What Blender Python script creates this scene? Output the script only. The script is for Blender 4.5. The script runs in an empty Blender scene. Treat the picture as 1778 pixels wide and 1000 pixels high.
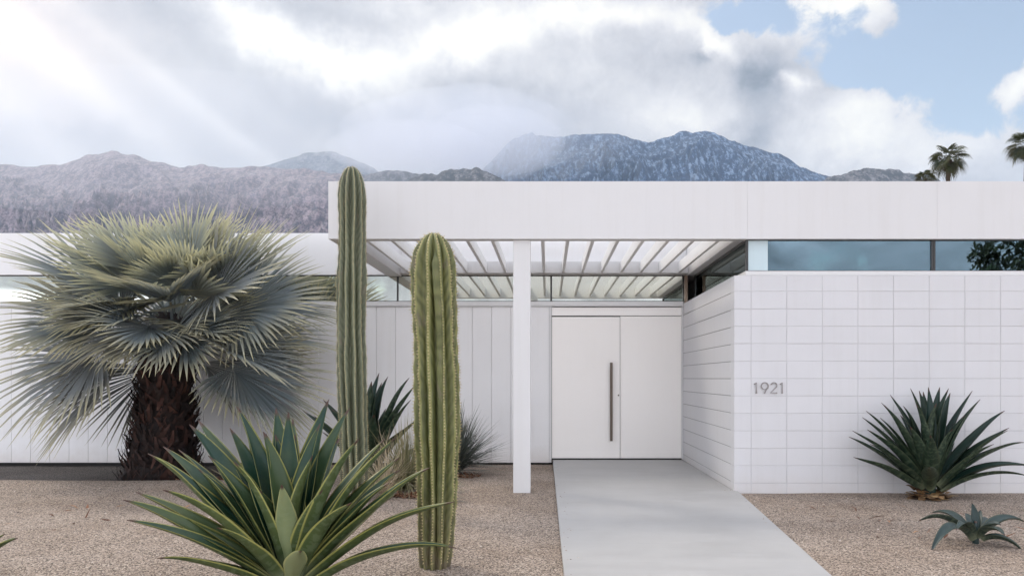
import bpy, math, random
import numpy as np
from mathutils import Vector, Matrix
random.seed(7)
rnd = random.random
def ru(a, b): return a + (b - a) * random.random()
C = bpy.context.scene.collection
SC = bpy.context.scene

# ------------------------------------------------------------------ camera
F, VX, VY, EYE = 1333.0, 952.0, 656.0, 1.30
cam_d = bpy.data.cameras.new("camera")
cam = bpy.data.objects.new("camera", cam_d); C.objects.link(cam)
cam.location = (0, 0, EYE); cam.rotation_euler = (math.radians(90), 0, 0)
cam_d.sensor_width = 36; cam_d.lens = 36 * F / 1778
cam_d.shift_x = -(VX - 889) / 1778; cam_d.shift_y = (VY - 500) / 1778
cam_d.clip_start = 0.05; cam_d.clip_end = 40000
SC.camera = cam
def at(px, py, y):                       # picture point at depth y -> world
    return Vector(((px - VX) / F * y, y, EYE + (VY - py) / F * y))

# ------------------------------------------------------------------ light
SUN = Vector((-0.55, 0.50, 0.75)).normalized()
sun_d = bpy.data.lights.new("sun", 'SUN'); sun = bpy.data.objects.new("sun", sun_d); C.objects.link(sun)
sun_d.energy = 2.0; sun_d.angle = math.radians(10); sun_d.color = (1.0, 0.91, 0.78)
sun.rotation_euler = (-SUN).to_track_quat('-Z', 'Y').to_euler()
SC.view_settings.view_transform = 'Standard'; SC.view_settings.look = 'None'
SC.view_settings.gamma = 1; SC.view_settings.use_curve_mapping = False
SC.view_settings.exposure = 0.06
SC.cycles.volume_bounces = 8
SC.cycles.max_bounces = 12
SC.cycles.transparent_max_bounces = 16

# ------------------------------------------------------------------ node helper
class NT:
    def __init__(s, tree): s.t = tree; s.n = tree.nodes; s.l = tree.links
    def new(s, typ, **kw):
        n = s.n.new(typ)
        for k, v in kw.items(): setattr(n, k, v)
        return n
    def put(s, sock, v):
        if isinstance(v, bpy.types.NodeSocket): s.l.new(v, sock)
        elif v is not None: sock.default_value = v
    def m(s, op, a, b=None, c=None, clamp=False):
        n = s.new('ShaderNodeMath', operation=op, use_clamp=clamp)
        s.put(n.inputs[0], a)
        if b is not None: s.put(n.inputs[1], b)
        if c is not None: s.put(n.inputs[2], c)
        return n.outputs[0]
    def v(s, op, a, b=None, out=0):
        n = s.new('ShaderNodeVectorMath', operation=op)
        s.put(n.inputs[0], a)
        if b is not None: s.put(n.inputs[1], b)
        return n.outputs[out]
    def mix(s, f, a, b, mode='MIX'):
        n = s.new('ShaderNodeMix', data_type='RGBA', blend_type=mode)
        s.put(n.inputs[0], f)
        s.put(n.inputs[6], a if isinstance(a, bpy.types.NodeSocket) else (*a[:3], 1))
        s.put(n.inputs[7], b if isinstance(b, bpy.types.NodeSocket) else (*b[:3], 1))
        return n.outputs[2]
    def noise(s, vec, scale, det=4, rough=.55, dist=0, out=0):
        n = s.new('ShaderNodeTexNoise')
        if vec is not None: s.put(n.inputs['Vector'], vec)
        n.inputs['Scale'].default_value = scale; n.inputs['Detail'].default_value = det
        n.inputs['Roughness'].default_value = rough; n.inputs['Distortion'].default_value = dist
        return n.outputs[out]
    def vor(s, vec, scale, out='Color', feature='F1'):
        n = s.new('ShaderNodeTexVoronoi', feature=feature); s.put(n.inputs['Vector'], vec)
        n.inputs['Scale'].default_value = scale
        return n.outputs[out]
    def ramp(s, f, stops, interp='LINEAR'):
        n = s.new('ShaderNodeValToRGB'); n.color_ramp.interpolation = interp
        e = n.color_ramp.elements
        while len(e) < len(stops): e.new(.5)
        for k, (p, c) in enumerate(stops):
            e[k].position = p; e[k].color = (*c, 1) if len(c) == 3 else c
        s.put(n.inputs[0], f); return n.outputs[0]
    def rng(s, f, a, b, c=0., d=1., smooth=False):
        n = s.new('ShaderNodeMapRange', interpolation_type='SMOOTHSTEP' if smooth else 'LINEAR')
        s.put(n.inputs[0], f)
        for k, q in enumerate((a, b, c, d)): n.inputs[k + 1].default_value = q
        return n.outputs[0]
    def mapping(s, vec, loc=(0, 0, 0), rot=(0, 0, 0), sc=(1, 1, 1)):
        n = s.new('ShaderNodeMapping'); s.put(n.inputs[0], vec)
        n.inputs[1].default_value = loc; n.inputs[2].default_value = rot; n.inputs[3].default_value = sc
        return n.outputs[0]
    def bump(s, h, strength=.3, dist=.01):
        n = s.new('ShaderNodeBump'); n.inputs['Strength'].default_value = strength
        n.inputs['Distance'].default_value = dist; s.put(n.inputs['Height'], h); return n.outputs[0]

# ------------------------------------------------------------------ world: Nishita sky with clouds laid out by azimuth / elevation
world = bpy.data.worlds.new("World"); SC.world = world; world.use_nodes = True
def build_world():
    w = NT(world.node_tree); w.n.clear()
    out = w.new('ShaderNodeOutputWorld'); bg = w.new('ShaderNodeBackground')
    w.l.new(bg.outputs[0], out.inputs[0])
    sky = w.new('ShaderNodeTexSky', sky_type='NISHITA', sun_disc=False)
    sky.sun_elevation = math.asin(SUN.z); sky.sun_rotation = math.atan2(SUN.x, SUN.y)
    sky.air_density = 1.0; sky.dust_density = 0.6; sky.ozone_density = 1.5
    tc = w.new('ShaderNodeTexCoord'); d = w.v('NORMALIZE', tc.outputs['Generated'])
    sx = w.new('ShaderNodeSeparateXYZ'); w.l.new(d, sx.inputs[0])
    az = w.m('ARCTAN2', sx.outputs[0], sx.outputs[1]); el = w.m('ARCSINE', sx.outputs[2])
    cx = w.new('ShaderNodeCombineXYZ'); w.l.new(az, cx.inputs[0]); w.l.new(el, cx.inputs[1])
    flat = cx.outputs[0]
    warp = w.noise(d, 5.0, 3, .6, out=1)
    warp2 = w.noise(d, 22.0, 4, .6, out=1)
    wv = w.v('ADD', w.v('SCALE', w.v('SUBTRACT', warp, (.5, .5, .5)), None), w.v('SCALE', w.v('SUBTRACT', warp2, (.5, .5, .5)), None))
    for nd, sc in zip([n for n in w.n if n.bl_idname == 'ShaderNodeVectorMath' and n.operation == 'SCALE'], (.10, .05)):
        nd.inputs[3].default_value = sc
    pos = w.v('ADD', flat, wv)
    def ae(px, py): return math.atan2(px - VX, F), math.atan2(VY - py, math.hypot(F, px - VX))
    def blob(px, py, rx, ry, amp, rot=0., p=pos):
        a0, e0 = ae(px, py); a1, _ = ae(px + rx, py); _, e1 = ae(px, py - ry)
        v = w.v('SUBTRACT', p, (a0, e0, 0))
        v = w.mapping(v, rot=(0, 0, -math.radians(rot)))
        v = w.v('MULTIPLY', v, (1 / abs(a1 - a0), 1 / abs(e1 - e0), 0))
        l2 = w.v('DOT_PRODUCT', v, v, out=1)
        return w.m('MULTIPLY', w.m('POWER', 2.71828, w.m('MULTIPLY', l2, -1.0)), amp)
    def tot(lst):
        s = lst[0]
        for q in lst[1:]: s = w.m('ADD', s, q)
        return s
    fine = w.noise(d, 30.0, 7, .62, .3); mid = w.noise(d, 9.0, 5, .58, .4)
    # where there is cloud
    cover = tot([blob(*b) for b in (
        (300, 120, 900, 420, 1.9), (1010, 190, 300, 200, 1.0), (1200, 190, 150, 140, .8), (1325, 175, 62, 62, .75), (900, 300, 500, 130, .8),
        (1490, 258, 90, 60, .95), (1400, 290, 95, 60, .8), (1640, 305, 170, 48, .75), (1560, 335, 400, 40, .6), (1620, 130, 100, 70, -.5), (1500, 130, 80, 45, -.5),
        (1430, 6, 42, 26, .62), (1525, 28, 34, 42, .60), (1470, -15, 130, 22, .5), (1770, 168, 52, 40, .95), (1775, 120, 20, 26, .35),
        (845, -2, 60, 24, -1.5), (1300, 25, 90, 42, -.9), (1440, 110, 60, 60, -.4))])
    out_w = w.m('MAXIMUM', w.rng(el, .50, .68, smooth=True), w.rng(w.m('ABSOLUTE', az), .78, 1.1, smooth=True))
    far_n = w.noise(d, 3.2, 5, .55, .3)
    far_cover = w.m('ADD', w.rng(far_n, .34, .58, .12, .85), w.rng(el, .22, .45, 0, .35))
    cov = w.m('ADD', w.m('MULTIPLY', cover, w.m('SUBTRACT', 1.0, out_w)), w.m('MULTIPLY', far_cover, out_w))
    cov = w.m('ADD', cov, w.m('MULTIPLY', w.m('SUBTRACT', fine, .5), 1.0))
    mask = w.rng(cov, .30, .66, smooth=True)
    fill_m = w.m('MULTIPLY', w.rng(el, .098, .075, smooth=True), w.rng(w.m('ABSOLUTE', az), 1.35, 1.9, smooth=True))
    mask = w.m('MAXIMUM', mask, fill_m)
    # how bright the cloud is
    br = tot([blob(*b) for b in (
        (430, 40, 90, 45, .24, -32), (560, 115, 150, 42, .32, -14), (720, 95, 150, 45, .26, 8), (900, 55, 170, 48, .30, 14), (1110, 40, 130, 40, .34), (1260, 75, 60, 26, .30, -35),
        (1180, 205, 130, 62, .26), (980, 130, 120, 40, .14), (700, 20, 110, 22, .16), (1380, 150, 22, 22, .30), (1480, 230, 120, 60, .32), (1640, 280, 160, 60, .22), (1450, 10, 140, 60, .34), (1770, 165, 60, 50, .34),
        (1235, 95, 30, 18, -.18), (1325, 135, 40, 42, -.25, -30), (1310, 200, 40, 44, -.13), (330, 45, 120, 60, -.05, -30), (230, 150, 400, 150, .13), (520, 215, 260, 50, -.05), (720, 235, 300, 60, -.05), (1290, 245, 60, 26, -.16), (180, 250, 300, 30, -.05))])
    soft = w.v('ADD', flat, w.v('SCALE', w.v('SUBTRACT', warp, (.5, .5, .5)), None)); [setattr(q.inputs[3], 'default_value', .012) for q in [soft.node.inputs[1].links[0].from_node]]
    rays = tot([blob(-40, 20, 200, 180, .21)] + [blob(*q, p=soft) for q in ((150, 150, 340, 34, .11, -36), (40, 215, 340, 40, .08, -40), (330, 185, 300, 22, .055, -34), (430, 250, 260, 14, .06, -32), (560, 265, 200, 18, .04, -30))])
    b = w.m('ADD', w.m('ADD', .585, br), w.m('MULTIPLY', w.m('MULTIPLY', w.m('SUBTRACT', mid, .5), .16), w.m('SUBTRACT', 1.0, blob(250, 150, 420, 220, .65))))
    b = w.m('ADD', b, w.m('MULTIPLY', w.m('MULTIPLY', w.m('SUBTRACT', fine, .5), .26), w.m('SUBTRACT', 1.0, blob(250, 170, 480, 220, .85))))
    b = w.m('ADD', b, rays)
    b = w.m('MULTIPLY_ADD', w.m('SUBTRACT', b, .66), 1.35, .63)
    # sunlit cloud overhead and behind the viewer, darker low down
    low_bank = w.m('MULTIPLY', w.rng(el, .13, .24, .50, 1., smooth=True), w.rng(w.noise(d, 8.0, 6, .62, .6), .34, .66, .62, 1.4))
    b_out = w.m('MULTIPLY', w.m('MULTIPLY', low_bank, w.rng(el, .22, .85, WORLD_LOW, WORLD_TOP, smooth=True)), w.rng(far_n, .3, .7, .75, 1.25))
    # bright band added low in the unseen sky to light the entry recess
    strip = w.m('MULTIPLY', w.rng(el, .098, .075, smooth=True), w.rng(w.m('ABSOLUTE', az), 1.35, 1.9, smooth=True))
    b_out = w.m('ADD', b_out, w.m('MULTIPLY', strip, FILL_BAND))
    b = w.m('ADD', w.m('MULTIPLY', b, w.m('SUBTRACT', 1.0, out_w)), w.m('MULTIPLY', b_out, out_w))
    tint = w.ramp(b, [(.25, (.88, .92, 1.04)), (.55, (1.0, .965, .99)), (.80, (1.03, .985, .965)), (1.0, (1.05, 1.0, .90))])
    tint = w.mix(out_w, tint, (.955, .965, 1.045))
    col = w.mix(1.0, tint, w.m('MULTIPLY', b, 10.0), 'MULTIPLY')
    warmth = blob(-40, 40, 260, 200, .9)
    col = w.mix(warmth, col, w.mix(1.0, col, (1.10, .98, .93), 'MULTIPLY'))
    blue = w.mix(1.0, sky.outputs[0], SKY_GAIN, 'MULTIPLY')
    w.l.new(w.mix(mask, blue, col), bg.inputs[0]); bg.inputs[1].default_value = 0.1
WORLD_LOW = 1.25
WORLD_TOP = 1.55
FILL_BAND = 5.9
SKY_GAIN = (2.2, 1.78, 1.42)
build_world()

# ------------------------------------------------------------------ mesh helper
class MB:
    def __init__(s): s.v = []; s.f = []; s.uv = []
    def add(s, vs, fs, uvs=None):
        k = len(s.v); s.v += [tuple(p) for p in vs]
        s.f += [tuple(i + k for i in f) for f in fs]
        s.uv += list(uvs) if uvs is not None else [(0.5, 0.5)] * len(vs)
    def box(s, x0, x1, y0, y1, z0, z1, uv=(.5, .5)):
        vs = [(x, y, z) for z in (z0, z1) for x, y in ((x0, y0), (x1, y0), (x1, y1), (x0, y1))]
        s.add(vs, [(3, 2, 1, 0), (4, 5, 6, 7), (0, 1, 5, 4), (1, 2, 6, 5), (2, 3, 7, 6), (3, 0, 4, 7)], [uv] * 8)
    def prism(s, poly, z0, z1):
        n = len(poly); vs = [(x, y, z0) for x, y in poly] + [(x, y, z1) for x, y in poly]
        s.add(vs, [tuple(reversed(range(n))), tuple(range(n, 2 * n))] + [(i, (i + 1) % n, n + (i + 1) % n, n + i) for i in range(n)])
    def strip(s, pts, sides, ws, uvs):          # flat ribbon
        vs, fs, uu = [], [], []
        for p, sd, w, u in zip(pts, sides, ws, uvs):
            vs += [p - sd * w, p + sd * w]; uu += [u, u]
        for i in range(len(pts) - 1): fs.append((2 * i, 2 * i + 1, 2 * i + 3, 2 * i + 2))
        s.add(vs, fs, uu)
    def tube(s, pts, rad, n=8, u=.5, caps=True):
        vs, fs, uu = [], [], []
        for i, p in enumerate(pts):
            t = (pts[min(i + 1, len(pts) - 1)] - pts[max(i - 1, 0)]).normalized()
            a = t.cross(Vector((0, 0, 1)) if abs(t.z) < .9 else Vector((1, 0, 0))).normalized(); b = t.cross(a)
            for k in range(n):
                q = 2 * math.pi * k / n
                vs.append(p + (a * math.cos(q) + b * math.sin(q)) * rad[i]); uu.append((u, i / (len(pts) - 1)))
        for i in range(len(pts) - 1):
            for k in range(n):
                fs.append((i * n + k, i * n + (k + 1) % n, (i + 1) * n + (k + 1) % n, (i + 1) * n + k))
        if caps: fs += [tuple(reversed(range(n))), tuple(range((len(pts) - 1) * n, len(pts) * n))]
        s.add(vs, fs, uu)
    def build(s, name, mat, parent=None, smooth=False, bevel=0., loc=None):
        me = bpy.data.meshes.new(name); me.from_pydata(s.v, [], s.f)
        ul = me.uv_layers.new(name="UVMap")
        li = np.empty(len(me.loops), dtype=np.int32); me.loops.foreach_get('vertex_index', li)
        ul.data.foreach_set('uv', np.array(s.uv, dtype=np.float32)[li].ravel())
        if smooth: me.polygons.foreach_set('use_smooth', [True] * len(me.polygons))
        me.materials.append(mat); me.update()
        o = bpy.data.objects.new(name, me); C.objects.link(o)
        if parent: o.parent = parent
        if loc is not None: o.location = loc
        if bevel:
            b = o.modifiers.new("bevel", 'BEVEL'); b.width = bevel; b.segments = 2; b.limit_method = 'ANGLE'
        return o
def tag(o, label, cat, group=None, kind=None):
    if label: o['label'] = label
    if cat: o['category'] = cat
    if group: o['group'] = group
    if kind: o['kind'] = kind
    return o
def thing(name, label, cat, loc=(0, 0, 0), group=None):
    o = bpy.data.objects.new(name, None); C.objects.link(o); o.location = loc; o.empty_display_size = .2
    return tag(o, label, cat, group)

# ------------------------------------------------------------------ materials
def new_mat(name):
    m = bpy.data.materials.new(name); m.use_nodes = True
    t = NT(m.node_tree); b = t.n['Principled BSDF']
    tc = t.new('ShaderNodeTexCoord')
    return m, t, b, tc
def paint(name, col, rough=.45, var=.03, bump=.08, bscale=60, dirt=0.):
    m, t, b, tc = new_mat(name); P = tc.outputs['Object']
    n = t.noise(P, 1.3, 5, .6); n2 = t.noise(P, bscale, 3, .6)
    c = t.mix(t.rng(n, .3, .7), tuple(x * (1 - var) for x in col), tuple(min(1, x * (1 + var)) for x in col))
    if dirt:                                     # dust splashed up from the gravel: the lowest hand's width of the wall
        sp = t.new('ShaderNodeSeparateXYZ'); t.put(sp.inputs[0], P)
        h = t.m('ADD', sp.outputs[2], t.m('MULTIPLY', t.m('SUBTRACT', t.noise(P, 7, 4), .5), .25))
        c = t.mix(t.rng(h, .22, -.05, 0, dirt), c, (.52, .45, .38))
    sk = t.noise(t.mapping(P, sc=(5, 5, .22)), 2.2, 5, .65); c = t.mix(t.rng(sk, .50, .78, 0, .5 if var >= .02 else .15), c, t.mix(1.0, c, (.93, .92, .90), 'MULTIPLY'))
    uvn = t.new('ShaderNodeSeparateXYZ'); t.put(uvn.inputs[0], tc.outputs['UV'])
    c = t.mix(1.0, c, t.ramp(uvn.outputs[0], [(0, (.985, .985, .985)), (1, (1.01, 1.01, 1.01))]), 'MULTIPLY')
    t.put(b.inputs['Base Color'], c); t.put(b.inputs['Roughness'], t.rng(n, .3, .7, rough - .06, rough + .08))
    t.put(b.inputs['Normal'], t.bump(n2, bump, .004)); return m
M = {}
M['white'] = paint('white_paint', (.665, .652, .645), .5, .02, .10, 90)
M['siding'] = paint('siding_paint', (.79, .775, .77), .45, .02, .06, 120, .35)
M['block'] = paint('painted_block', (.625, .615, .622), .6, .025, .35, 110, .25)
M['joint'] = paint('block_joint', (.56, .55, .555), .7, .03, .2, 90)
M['door'] = paint('door_paint', (.89, .85, .81), .38, .012, .04, 80)
M['rafter'] = paint('rafter_paint', (.77, .755, .74), .55, .03, .1, 60)
M['dark_metal'] = paint('dark_bronze', (.028, .027, .026), .35, .1, .05)
M['plinth'] = paint('dark_plinth', (.03, .028, .027), .8, .1, .1)
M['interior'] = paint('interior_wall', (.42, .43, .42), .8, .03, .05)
M['pale_strip'] = paint('pale_panel', (.55, .66, .69), .7, .02, .05)
def metal(name, col, rough):
    m, t, b, tc = new_mat(name)
    n = t.noise(t.mapping(tc.outputs['Object'], sc=(60, 60, 2)), 4, 3)
    t.put(b.inputs['Base Color'], t.mix(n, tuple(c * .8 for c in col), col)); b.inputs['Metallic'].default_value = 1
    t.put(b.inputs['Roughness'], t.rng(n, .3, .7, rough - .08, rough + .08)); return m
M['steel'] = metal('brushed_handle', (.11, .088, .072), .4)
M['number'] = metal('number_metal', (.32, .295, .285), .5)
def glass(name, tint, trans, fac):
    m, t, b, tc = new_mat(name); t.n.remove(b); o = t.n['Material Output']
    g = t.new('ShaderNodeBsdfGlossy'); g.inputs[0].default_value = (*tint, 1); g.inputs[1].default_value = .004
    tr = t.new('ShaderNodeBsdfTransparent'); tr.inputs[0].default_value = (*trans, 1)
    wob = t.noise(tc.outputs['Object'], 1.1, 1, .4)
    t.put(g.inputs['Normal'], t.bump(wob, .05, .02))
    fr = t.new('ShaderNodeFresnel'); fr.inputs[0].default_value = 1.5
    mx = t.new('ShaderNodeMixShader'); t.put(mx.inputs[0], t.m('ADD', fac, fr.outputs[0], clamp=True))
    t.l.new(tr.outputs[0], mx.inputs[1]); t.l.new(g.outputs[0], mx.inputs[2]); t.l.new(mx.outputs[0], o.inputs[0]); return m
M['glass'] = glass('reflective_glass', (.46, .63, .73), (.45, .58, .60), .44)
M['glass_warm'] = glass('canopy_glass', (.95, .98, .91), (.55, .66, .62), .80)
M['glass_dark'] = glass('dark_glass', (.55, .62, .60), (.30, .36, .36), .04)  # darker tint and weaker mirror for the return window

def mat_gravel(name, c_lo, c_mid, c_hi, dark):
    m, t, b, tc = new_mat(name); P = tc.outputs['Object']
    wp = t.v('ADD', P, t.v('MULTIPLY', t.noise(P, 30, 2, out=1), (.012, .012, .012)))
    c1 = t.vor(wp, 104.0); c2 = t.vor(wp, 165.0); d1 = t.vor(wp, 104.0, 'Distance')
    sp = t.new('ShaderNodeSeparateXYZ'); t.put(sp.inputs[0], c1)
    sp2 = t.new('ShaderNodeSeparateXYZ'); t.put(sp2.inputs[0], c2)
    col = t.ramp(sp.outputs[0], [(0, dark), (.15, dark), (.21, c_lo), (.5, c_mid), (.82, c_hi), (1, tuple(min(1, x * 1.2) for x in c_hi))])
    col = t.mix(t.m('MULTIPLY', t.m('GREATER_THAN', sp2.outputs[1], .86), .75), col, dark)
    big = t.noise(P, .8, 5, .6); col = t.mix(t.rng(big, .40, .62, 0, .7), col, t.mix(1., col, (.72, .67, .62), 'MULTIPLY'))
    big2 = t.noise(P, 3.7, 4, .6); col = t.mix(t.rng(big2, .5, .75, 0, .4), col, t.mix(1., col, (1.15, 1.13, 1.12), 'MULTIPLY'))
    t.put(b.inputs['Base Color'], col); b.inputs['Roughness'].default_value = .9
    h = t.m('ADD', t.m('MULTIPLY', d1, -1.), t.m('MULTIPLY', t.noise(P, 24, 4), .8))
    t.put(b.inputs['Normal'], t.bump(h, .9, .012)); return m
M['gravel'] = mat_gravel('gravel', (.225, .170, .128), (.345, .268, .208), (.50, .41, .335), (.055, .04, .031))
M['wall_shade'] = mat_gravel('shade_gravel', (.075, .062, .052), (.11, .092, .08), (.17, .145, .125), (.022, .018, .016))  # gravel colours darkened to stand for the building's shade
def mat_concrete():
    m, t, b, tc = new_mat('concrete'); P = tc.outputs['Object']
    s1 = t.noise(t.mapping(P, sc=(.5, 3.2, 1)), 1.6, 6, .62, .6); s2 = t.noise(t.mapping(P, sc=(.9, 9, 1)), 2.2, 4, .6, .4); n3 = t.noise(P, 140, 3)
    s4 = t.noise(P, 1.1, 6, .65, .4); c = t.mix(t.m('MULTIPLY_ADD', s4, .65, t.m('MULTIPLY', t.rng(s1, .3, .72), .3)), (.24, .233, .225), (.435, .423, .408))
    c = t.mix(t.rng(s2, .58, .74, 0, .4), c, (.25, .245, .24)); c = t.mix(t.m('MULTIPLY', n3, .2), c, (.52, .51, .5))
    t.put(b.inputs['Base Color'], c); t.put(b.inputs['Roughness'], t.rng(s1, .3, .7, .42, .62))
    t.put(b.inputs['Normal'], t.bump(t.m('ADD', s2, t.m('MULTIPLY', n3, .25)), .12, .01)); return m
M['concrete'] = mat_concrete()
def mat_agave(name, top, low, margin, spec=.45):
    m, t, b, tc = new_mat(name); uv = t.new('ShaderNodeSeparateXYZ'); t.put(uv.inputs[0], tc.outputs['UV'])
    back = t.m('GREATER_THAN', uv.outputs[0], 1.5)                          # the outer face of the leaf
    e = t.m('ABSOLUTE', t.m('SUBTRACT', t.m('SUBTRACT', uv.outputs[0], t.m('MULTIPLY', back, 2.)), .5))   # 0 midrib .. .5 margin
    P = tc.outputs['Object']
    st = t.noise(t.mapping(tc.outputs['UV'], sc=(26, 1.2, 1)), 3, 3); bl = t.noise(P, 5, 4, .6)
    band = t.noise(t.mapping(tc.outputs['UV'], sc=(.7, 5, 1)), 3.0, 3, .5)
    oi = t.new('ShaderNodeObjectInfo')
    c = t.mix(t.m('MAXIMUM', t.rng(bl, .45, .85, 0, .6), t.m('MULTIPLY', back, t.rng(bl, .25, .6, .45, 1.))), top, low)
    c = t.mix(t.m('MULTIPLY', back, t.rng(band, .50, .56, 0, .5)), c, t.mix(.5, low, (.20, .25, .15)))
    c = t.mix(t.rng(st, .4, .7, 0, .25), c, tuple(x * 1.5 for x in top))
    c = t.mix(t.m('MULTIPLY', t.m('POWER', oi.outputs['Random'], 2.0), .65), c, low)
    c = t.mix(t.rng(e, .438, .470, 0, .65), c, margin)
    c = t.mix(t.rng(uv.outputs[1], .93, .965, 0, 1), c, (.075, .04, .03))
    c = t.mix(t.rng(uv.outputs[1], .14, .0, 0, .6), c, (.22, .24, .15))
    t.put(b.inputs['Base Color'], c); t.put(b.inputs['Roughness'], t.rng(bl, .3, .7, .34, .55))
    b.inputs['Specular IOR Level'].default_value = spec
    t.put(b.inputs['Normal'], t.bump(st, .10, .006)); return m
M['agave'] = mat_agave('agave_leaf', (.007, .034, .021), (.078, .102, .032), (.42, .39, .11), .35)
M['agave_pale'] = mat_agave('agave_leaf_pale', (.10, .15, .075), (.24, .27, .13), (.42, .39, .15), .35)
M['agave_dark'] = mat_agave('agave_leaf_dark', (.008, .026, .020), (.018, .032, .017), (.045, .055, .025), .35)
M['agave_blue'] = mat_agave('agave_leaf_blue', (.014, .032, .030), (.028, .042, .032), (.07, .08, .05), .4)
def mat_frond(name, c0, c1, tip, trans=.25, dead=(.16, .10, .06)):
    m, t, b, tc = new_mat(name); uv = t.new('ShaderNodeSeparateXYZ'); t.put(uv.inputs[0], tc.outputs['UV'])
    oi = t.new('ShaderNodeObjectInfo')
    c = t.mix(uv.outputs[0], c0, c1)
    c = t.mix(t.rng(oi.outputs['Random'], .55, 1, 0, .55), c, t.mix(.5, c1, dead))
    n = t.noise(tc.outputs['Object'], 3, 3)
    c = t.mix(t.m('MULTIPLY', t.rng(uv.outputs[1], .55, .98), t.rng(n, .25, .7, .35, 1)), c, tip)
    t.put(b.inputs['Base Color'], c); b.inputs['Roughness'].default_value = .5
    tr = t.new('ShaderNodeBsdfTranslucent'); t.put(tr.inputs[0], t.mix(.35, c, tip))
    mx = t.new('ShaderNodeMixShader'); mx.inputs[0].default_value = trans
    o = t.n['Material Output']; t.l.new(b.outputs[0], mx.inputs[1]); t.l.new(tr.outputs[0], mx.inputs[2]); t.l.new(mx.outputs[0], o.inputs[0]); return m
M['frond'] = mat_frond('blue_fan_frond', (.095, .125, .14), (.275, .325, .35), (.60, .53, .30), .22)
M['palm_far'] = mat_frond('far_palm_frond', (.020, .034, .014), (.05, .06, .02), (.10, .095, .035), .2, (.08, .05, .03))
M['frond_sunlit'] = mat_frond('sunlit_fan_frond', (.13, .16, .16), (.28, .32, .31), (.74, .68, .38), .32)  # sunlit look of the upper fronds put into paler, yellower colours
M['grass_gold'] = mat_frond('gold_grass', (.14, .15, .07), (.24, .225, .12), (.42, .35, .19), .25)
M['grass_dark'] = mat_frond('dark_yucca', (.052, .070, .062), (.13, .155, .138), (.24, .24, .18), .15)
M['grass_dry'] = mat_frond('dry_grass', (.40, .33, .22), (.55, .46, .32), (.62, .52, .38), .3)
M['leafy'] = mat_frond('tree_leaf', (.02, .035, .012), (.05, .075, .025), (.06, .085, .03), .25)
def mat_bark(name, stops, bscale=30):
    m, t, b, tc = new_mat(name); uv = t.new('ShaderNodeSeparateXYZ'); t.put(uv.inputs[0], tc.outputs['UV'])
    n = t.noise(t.mapping(tc.outputs['Object'], sc=(1, 1, .25)), bscale, 4)
    c = t.ramp(t.m('ADD', t.m('MULTIPLY', uv.outputs[0], .8), t.m('MULTIPLY', t.m('SUBTRACT', n, .4), .5)), stops)
    t.put(b.inputs['Base Color'], c); b.inputs['Roughness'].default_value = .85
    t.put(b.inputs['Normal'], t.bump(n, .5, .01)); return m
M['boot'] = mat_bark('palm_boot', [(0, (.008, .005, .005)), (.4, (.024, .012, .009)), (.75, (.062, .024, .016)), (1, (.12, .06, .038))])
M['bark'] = mat_bark('tree_bark', [(0, (.04, .028, .02)), (1, (.12, .085, .06))], 6)
M['stub'] = mat_bark('agave_stub', [(0, (.05, .028, .016)), (.5, (.22, .12, .05)), (1, (.50, .34, .16))])
M['litter'] = mat_bark('leaf_litter', [(0, (.06, .022, .012)), (.5, (.19, .075, .035)), (1, (.42, .27, .16))])
def mat_cactus(name, c0, c1, c2):
    m, t, b, tc = new_mat(name); uv = t.new('ShaderNodeSeparateXYZ'); t.put(uv.inputs[0], tc.outputs['UV'])
    P = tc.outputs['Object']                       # uv.x: 0 crest .. 1 valley; uv.y: height in metres
    n = t.noise(t.mapping(P, sc=(1, 1, .35)), 7, 5, .6)
    wob = t.noise(P, 4, 2)
    ph = t.m('ADD', t.m('MULTIPLY', uv.outputs[1], 62), t.m('ADD', t.m('MULTIPLY', uv.outputs[0], 7.5), t.m('MULTIPLY', wob, 14)))
    fe = t.m('MULTIPLY_ADD', t.m('SINE', ph), .5, .5)
    pt = t.noise(t.mapping(P, sc=(1, 1, .6)), 2.1, 3)
    c = t.mix(t.rng(n, .3, .7), c0, c1)
    c = t.mix(t.m('MULTIPLY', fe, t.rng(pt, .38, .6, 0.05, .45)), c, c2)
    c = t.mix(t.rng(uv.outputs[0], .16, .03, 0, .5), c, tuple(min(1, x * 1.5) for x in c2))
    c = t.mix(t.rng(t.noise(P, 28, 4), .62, .74, 0, .5), c, (.20, .17, .09))
    c = t.mix(t.rng(t.noise(t.mapping(P, sc=(1, 1, .5)), 11, 4, .65), .60, .68, 0, .55), c, (.16, .13, .085))
    c = t.mix(t.m('MULTIPLY', t.rng(uv.outputs[1], .55, .02), t.rng(t.noise(P, 16, 4), .35, .6, .2, .85)), c, (.13, .10, .065))
    t.put(b.inputs['Base Color'], c); b.inputs['Roughness'].default_value = .55
    t.put(b.inputs['Normal'], t.bump(t.m('ADD', t.m('MULTIPLY', fe, .5), t.noise(P, 60, 3)), .25, .006)); return m
M['cactus_a'] = mat_cactus('cactus_grey_green', (.048, .056, .030), (.086, .097, .050), (.18, .19, .115))
M['cactus_b'] = mat_cactus('cactus_olive', (.052, .060, .015), (.112, .120, .034), (.26, .25, .09))
m, t, b, tc = new_mat('cactus_spine'); t.put(b.inputs['Base Color'], t.mix(t.noise(tc.outputs['Object'], 40, 2), (.42, .31, .14), (.70, .60, .36))); b.inputs['Roughness'].default_value = .6; M['spine'] = m
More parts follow.
